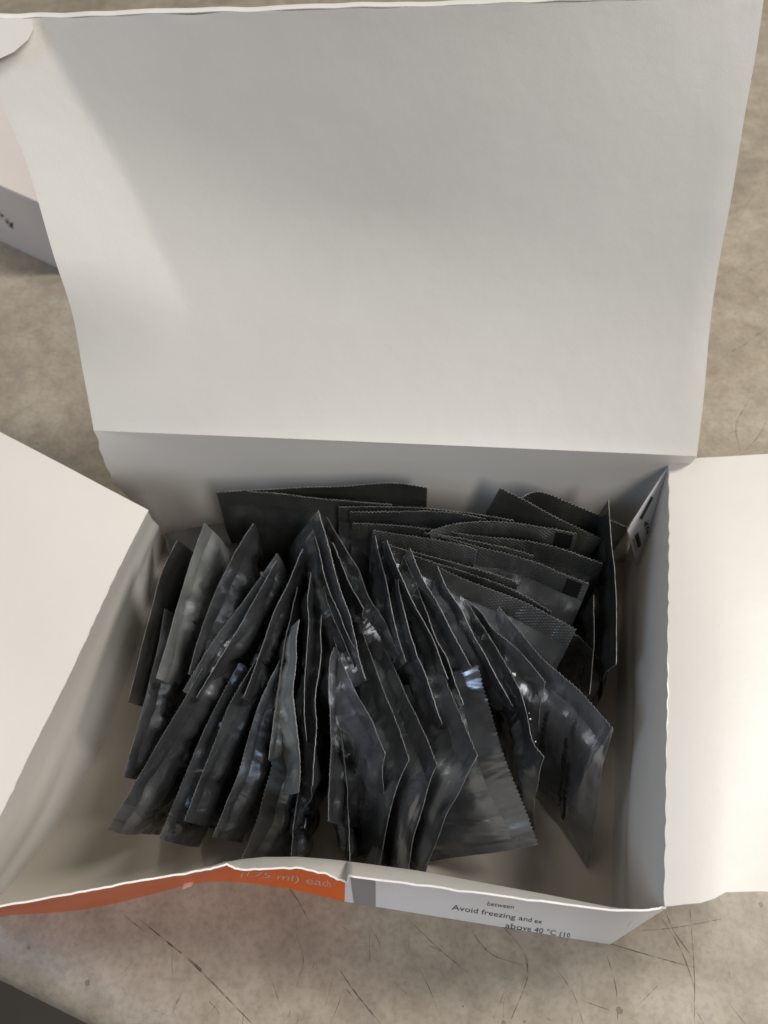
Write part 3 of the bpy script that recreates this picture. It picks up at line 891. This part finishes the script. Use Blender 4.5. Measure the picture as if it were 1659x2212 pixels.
SP = [
 # ---- left fan
 dict(pts=[(505,1127),(430,1137),(355,1152)], end=(354,1230), zA=.040, zB=.036, face=2, H=.060, phi=55, label="dull brownish black sachet lying flattest of all against the back left corner", serr=False, bulge=.0008),
 dict(pts=[(383,1166),(350,1234),(318,1350),(276,1517)], end=(306,1528), zA=.060, zB=.048, face=2, label="leftmost long dark sachet, nearest the splayed left wall", serr=False),
 dict(pts=[(356,1315),(338,1410),(320,1480),(290,1600),(265,1679)], end=(285,1682), zA=.052, zB=.040, face=1, label="thin edged sachet standing below the silver grey one, its pale corner near the left wall", serr=False),
 dict(pts=[(442,1129),(412,1210),(375,1340),(337,1465)], end=(390,1488), zA=.070, zB=.056, face=3, curl=.0008, label="sachet coloured silver grey for the light it catches, palest of the pile, at upper left", bulge=.0007, serr=False, knurl_w=.0085, H=.050),
 dict(pts=[(549,1130),(525,1164),(471,1265),(430,1375),(407,1455)], end=(425,1500), zA=.070, zB=.058, face=0, label="curved black sachet immediately right of the silver grey one, its tip hooked to the right"),
 dict(pts=[(599,1195),(533,1288),(467,1377),(395,1492)], end=(410,1510), zA=.068, zB=.056, face=1, label="sachet with a starburst of pale wrinkles, second right of the silver grey one", bulge=.0022),
 dict(pts=[(597,1211),(564,1269),(498,1385),(424,1507)], end=(440,1557), zA=.066, zB=.054, face=1, label="sachet with a soft vertical glint just right of the starburst wrinkled one"),
 dict(pts=[(438,1443),(393,1520),(345,1600),(293,1690),(232,1792)], end=(300,1795), zA=.056, zB=.040, face=0, label="sachet at lower left whose long pointed corner reaches furthest towards the front left"),
 dict(pts=[(518,1431),(475,1509),(440,1580),(413,1641),(344,1812)], end=(362,1815), zA=.058, zB=.040, face=0, H=0.074, label="second sachet from the left along the front row, edge running down to the floor shadow"),
 dict(pts=[(554,1425),(520,1480),(490,1532),(455,1625),(399,1774)], end=(420,1778), zA=.060, zB=.044, face=0, H=0.074, label="third sachet from the left along the front row with a bright curved glint"),
 dict(pts=[(605,1425),(568,1501),(540,1580),(510,1680),(459,1809)], end=(482,1812), zA=.062, zB=.042, face=0, H=0.074, label="fourth sachet from the left along the front row with a leaf shaped glint"),
 dict(pts=[(654,1185),(620,1265),(591,1325),(564,1405),(525,1505)], end=(528,1535), zA=.070, zB=.056, face=0, label="long narrow black sachet leaning right, between the starburst one and the straight middle ones"),
 dict(pts=[(643,1267),(632,1317),(618,1378),(608,1437),(590,1560),(580,1640)], end=(590,1690), zA=.066, zB=.050, face=1, H=0.075, label="slim sachet ending in a blunt tip left of the middle, with a twin parallel edge"),
 dict(pts=[(647,1337),(640,1378),(640,1427),(635,1497),(640,1560),(647,1639),(645,1712)], end=(616,1726), zA=.066, zB=.052, fix=True, face=3, label="tall centre left sachet whose smooth grey face ends in a folded down corner", bulge=.0006, H=.05, serr=True, phi=-22),
 dict(pts=[(672,1237),(664,1293),(667,1342),(663,1403),(658,1491),(659,1546),(662,1601)], end=(655,1640), zA=.066, zB=.054, face=0, label="nearly upright sachet with the rough wavy edge right of the blunt tipped one"),
 dict(pts=[(695,1327),(692,1366),(694,1403),(689,1452),(681,1504),(684,1570),(678,1644),(676,1696)], end=(655,1745), zA=.058, zB=.058, fix=True, phi=-12, face=0, H=0.075, label="wavy edged sachet in the middle, between the grey faced and the curled corner ones"),
 dict(pts=[(722,1398),(713,1420),(710,1452),(710,1500),(713,1533),(716,1595),(714,1656),(711,1705),(709,1774)], end=(743,1781), zA=.060, zB=.050, fix=True, phi=18, face=1, H=0.055, label="sachet at front centre with a curled and torn lower corner", bulge=.0008),
 dict(pts=[(668,1560),(655,1650),(640,1750),(628,1850)], end=(640,1880), zA=.042, zB=.034, fix=True, phi=5, face=0, H=.05, label="sachet added to fill the dark gap low down under the wavy edged middle one"),  # this and the next two are added to fill the dark front centre
 dict(pts=[(600,1600),(575,1700),(548,1790),(520,1862)], end=(560,1870), zA=.040, zB=.030, fix=True, phi=25, face=2, H=.05, label="added filler sachet low between the grey faced one and the fourth front row one"),
 dict(pts=[(735,1560),(745,1650),(752,1760),(756,1862)], end=(760,1880), zA=.046, zB=.036, fix=True, phi=0, face=0, H=.05, label="added filler sachet low behind the curled corner one, beside the big broad one"),
 # ---- centre
 dict(pts=[(790,1470),(775,1420),(767,1376),(757,1332),(740,1288),(725,1239),(713,1192),(701,1150),(688,1103)], end=(668,1135), zA=.058, zB=.076, face=1, label="tallest middle sachet with a blue sheen below its sharp tip", bulge=.001),
 dict(pts=[(680,1158),(690,1190),(701,1236),(713,1280),(730,1320),(745,1359),(765,1400)], end=(765,1440), zA=.070, zB=.060, face=0, label="narrow sachet standing in front of the blue tipped one"),
 dict(pts=[(692,1222),(706,1298),(723,1344),(743,1386),(765,1440)], end=(768,1480), zA=.066, zB=.056, face=1, H=0.075, label="sachet hidden for the most part behind the big broad one, with dotted bright saw teeth"),
 dict(pts=[(686,1213),(701,1268),(710,1312),(721,1378),(733,1413),(750,1452),(772,1501),(801,1551),(821,1602),(833,1628)], end=(837,1720), zA=.040, zB=.073, fix=True, face=1, label="big broad sachet left of front centre with a bright oval glint and a square corner", bulge=.0024, H=.078),
 dict(pts=[(705,1115),(728,1155),(752,1195),(777,1236),(797,1288),(821,1325),(836,1349),(860,1413)], end=(862,1450), zA=.070, zB=.056, face=1, label="long curved sachet starting just right of the blue tip and ending in bright crumples", bulge=.002),
 dict(pts=[(718,1170),(733,1204),(748,1244),(765,1280),(787,1315)], end=(795,1360), zA=.066, zB=.060, face=0, label="short dark sachet tucked left of the long curved one"),
 dict(pts=[(763,1288),(772,1329),(784,1366),(801,1415),(821,1472),(841,1521),(858,1563),(870,1600),(884,1641)], end=(872,1690), zA=.040, zB=.073, fix=True, face=0, label="dark sachet with a small notched corner, between the big broad one and the rippled one", H=.078),
 dict(pts=[(789,1315),(811,1361),(833,1408),(853,1447),(875,1497),(902,1551),(924,1600),(944,1652)], end=(935,1700), zA=.040, zB=.073, fix=True, face=1, label="sachet with a rippled snaking reflection and a sharp lower corner", bulge=.0022, H=.078),
 dict(pts=[(810,1155),(824,1217),(836,1266),(848,1324),(860,1373),(878,1430)], end=(878,1470), zA=.070, zB=.058, face=1, label="sachet with a clipped square tip and blue tinted edge under the textured seals"),
 dict(pts=[(836,1165),(853,1209),(875,1261),(897,1312),(919,1351),(939,1391),(968,1467)], end=(968,1500), zA=.070, zB=.058, face=0, label="black sachet starting at a textured seal, second left of the framed tip"),
 dict(pts=[(859,1241),(862,1275),(875,1327),(885,1366),(897,1403),(919,1457),(934,1501),(956,1565)], end=(950,1600), zA=.068, zB=.058, face=1, label="sachet with the brightest square patch of pale pink light and a thin white edge"),
 dict(pts=[(885,1290),(897,1317),(914,1366),(936,1408),(956,1452),(981,1513),(1008,1575),(1031,1633)], end=(1010,1690), zA=.040, zB=.073, fix=True, face=1, label="broad sachet right of centre with a blue lit saw edge and a pointed corner", bulge=.0018, H=.078),
 dict(pts=[(874,1206),(896,1257),(921,1319),(943,1380),(965,1422),(984,1473),(1002,1522)], end=(998,1560), zA=.068, zB=.056, face=0, label="thin edged sachet running close beside the one with the framed tip"),
 dict(pts=[(1019,1441),(994,1397),(970,1353),(945,1304),(908,1238),(885,1183)], end=(874,1206), zA=.060, zB=.072, face=1, label="sachet with a squarely framed tip, long straight edge and crumpled glints"),
 dict(pts=[(945,1222),(965,1270),(999,1321),(1024,1373),(1046,1412),(1060,1439),(1080,1476),(1109,1527)], end=(1095,1570), zA=.070, zB=.058, face=1, label="sharp tipped sachet with serrated edge, first one right of the framed tip", bulge=.002),
 dict(pts=[(1032,1436),(1043,1483),(1054,1518),(1084,1619),(1108,1683),(1135,1751),(1162,1824)], end=(1101,1831), zA=.058, zB=.030, fix=True, phi=-48, face=0, wr=.6, label="blue sheened sachet at lower right with pleated folds above its bottom edge", bulge=.001, H=.06),
 # ---- right
 dict(pts=[(965,1252),(999,1289),(1028,1333),(1055,1373),(1080,1414),(1107,1461),(1124,1493),(1137,1535),(1152,1602),(1176,1636)], end=(1170,1720), zA=.056, zB=.066, fix=True, face=0, foot=(1155,1815), label="dark sachet on the right with white frayed specks on its edge", H=.076),
 dict(pts=[(992,1284),(1036,1321),(1063,1358),(1092,1380),(1124,1407),(1151,1439),(1178,1473)], end=(1176,1550), zA=.058, zB=.062, fix=True, face=1, foot=(1172,1700), label="sachet resting against the large right hand one, its corner square and grey", H=.076),
 dict(pts=[(1060,1289),(1097,1333),(1136,1380),(1173,1424),(1215,1461),(1254,1495),(1325,1575)], end=(1309,1646), zA=.058, zB=.067, fix=True, face=1, foot=(1275,1868), label="large open faced sachet furthest to the lower right, faint dark lettering on it", bulge=.001, H=.08, wr=.5),
 # ---- back, facing us
 dict(dyt=-0.3, pts=[(951,1227),(1000,1250),(1046,1268),(1131,1300),(1190,1330),(1245,1360)], end=(1256,1445), zA=.066, zB=.062, face=1, label="broad flat faced sachet, front one of those leaning at the back right", bulge=.0012, H=.062, wr=.7),
 dict(dyt=-0.25, pts=[(880,1196),(940,1215),(1003,1235),(1110,1274),(1192,1321)], end=(1196,1345), zA=.067, zB=.063, face=0, label="dark edged sachet directly behind the front flat faced one"),
 dict(dyt=-0.2, pts=[(825,1170),(861,1184),(1003,1222),(1105,1252),(1120,1262)], end=(1124,1285), zA=.067, zB=.065, face=1, label="sachet with a dog eared right corner, third from the front of the back right stack"),
 dict(dyt=-0.3, pts=[(805,1145),(860,1154),(917,1162),(1010,1180),(1030,1189)], end=(1035,1225), zA=.068, zB=.068, face=1, label="olive toned sachet with a saw toothed right end, in the middle of the back stack", bulge=.0006, wr=.5),
 dict(dyt=-0.3, pts=[(925,1150),(1029,1180),(1110,1201),(1170,1220),(1217,1240),(1273,1261)], end=(1270,1300), zA=.067, zB=.064, face=1, label="sachet with a textured seal, pleated glints and the lower of the two black squares", mark=(.875, .975), seed=77, wr=.7, bulge=.0011),
 dict(dyt=-0.2, pts=[(915,1152),(985,1161),(1046,1173),(1110,1187),(1153,1201)], end=(1153,1215), zA=.067, zB=.067, face=0, label="short dark sachet peeping out between the two black square sachets, fourth from the back"),
 dict(dyt=-0.2, pts=[(760,1130),(840,1134),(915,1141),(1024,1156),(1174,1175),(1303,1218)], end=(1292,1300), zA=.067, zB=.065, face=0, label="widest dark sachet reaching from the middle to the right wall behind the lower black square"),
 dict(dyt=-0.25, pts=[(930,1147),(963,1136),(1003,1129),(1089,1127),(1174,1139),(1247,1153)], end=(1243,1182), zA=.070, zB=.068, face=1, label="textured seal sachet with the upper of the two black squares", mark=(.865, .985), bulge=.001),
 dict(dyt=-0.1, pts=[(1050,1121),(983,1107),(919,1104),(846,1106),(755,1106)], end=(761,1130), zA=.069, zB=.070, face=1, label="sachet with a fully visible diamond textured seal, square left end at back centre", bulge=.0008),
 dict(dyt=-0.1, pts=[(1110,1124),(1003,1107),(917,1098),(820,1094),(731,1095)], end=(734,1118), zA=.069, zB=.070, face=0, label="sachet right behind the diamond textured one, its left end sticking out further"),
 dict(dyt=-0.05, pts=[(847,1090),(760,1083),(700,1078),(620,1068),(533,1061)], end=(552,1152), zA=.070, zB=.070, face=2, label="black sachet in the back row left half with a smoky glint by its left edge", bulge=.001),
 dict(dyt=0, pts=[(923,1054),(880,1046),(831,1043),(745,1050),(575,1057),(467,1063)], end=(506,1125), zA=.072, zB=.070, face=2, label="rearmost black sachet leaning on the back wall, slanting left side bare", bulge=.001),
 dict(dyt=-0.1, pts=[(1300,1165),(1250,1140),(1192,1113),(1131,1079),(1080,1054)], end=(1040,1079), zA=.064, zB=.073, face=2, label="dark grey sachet with a peaked corner against the back wall", bulge=.0008, serr=True),
 dict(dyt=-0.1, pts=[(1125,1078),(1145,1066),(1170,1063),(1210,1077),(1260,1098),(1359,1141)], end=(1376,1227), zA=.071, zB=.060, face=2, label="round shouldered black sachet in the back right corner beside the glue tab", bulge=.0008),
 dict(pts=[(1315,1079),(1318,1128),(1322,1180),(1327,1231),(1331,1330),(1332,1435)], end=(1310,1490), zA=.076, zB=.064, face=2, label="upright sachet seen edge on as a bright white line near the right wall", bulge=.0008, serr=False),
 dict(pts=[(1195,1342),(1258,1382),(1316,1452)], end=(1310,1500), zA=.050, zB=.047, fix=True, face=2, H=.05, label="added filler sachet wedged low behind the broad flat faced one, close to the right wall", bulge=.001),  # added to fill the dark gap by the right wall, shape invented
 dict(pts=[(1283,1285),(1284,1350),(1280,1430),(1274,1500)], end=(1268,1530), zA=.060, zB=.050, face=2, label="dark sachet wedged left of the white edged upright one, with wet looking streaks", bulge=.002, serr=False),
]
DBG = {}
for k, s in enumerate(SP):
    s.setdefault("seed", k + 1)
    DBG[k] = sachet(**s)

# white fray on the frayed sachet and faint lettering on the large one

# faint lettering on the large open faced sachet and loose fibres on the frayed one
def mark_rows(k, rows, name, mat):
    root, S, NU, N0 = DBG[k]
    rnd = random.Random(4); V, Fc = [], []
    for (u, v0_, v1_) in rows:
        v = v0_
        while v < v1_:
            l = rnd.uniform(.008, .022); w_ = rnd.uniform(.006, .014)
            i0 = int((u - w_) * NU); i1 = max(i0 + 1, int((u + w_) * NU))
            a, b, c, d_ = S(i0, v), S(i1, v), S(i1, v + l), S(i0, v + l)
            n = (b - a).cross(d_ - a).normalized()
            if n.dot(CAM - a) < 0: n = -n
            q = len(V); V += [p + n * .0021 for p in (a, b, c, d_)]; Fc.append((q, q+1, q+2, q+3))
            v += l + rnd.uniform(.004, .012)
    mesh_obj(name, V, Fc, [mat], root, None, False)
k_big = [i for i, s_ in enumerate(SP) if "faint dark lettering" in s_["label"]][0]
mark_rows(k_big, [(.80, .42, .86), (.76, .30, .80), (.60, .25, .62)], "faint_lettering", M_faint)
k_fr = [i for i, s_ in enumerate(SP) if "white frayed" in s_["label"]][0]
root, S, NU, N0 = DBG[k_fr]
V, Fc = [], []
rnd = random.Random(2)
for (u, r0) in [(.60, .0007), (.606, .0005), (.80, .00028), (.83, .0003), (.93, .0003)]:
    c_ = S(int(u * NU), 0) + Vector((.0006, 0, .0008)); q = len(V)
    for a in range(6):
        t = a / 6 * 2 * pi; V.append(c_ + Vector((cos(t), sin(t) * .8, 0)) * r0 * rnd.uniform(.4, 1.2) + Vector((0, 0, rnd.uniform(-.0004, .0004))))
    V += [c_ + Vector((0, 0, r0 * .8)), c_ - Vector((0, 0, r0 * .8))]
    for a in range(6):
        Fc += [(q + a, q + (a + 1) % 6, q + 6), (q + (a + 1) % 6, q + a, q + 7)]
mesh_obj("frayed_fibre", V, Fc, [M_edge], root, None, False)
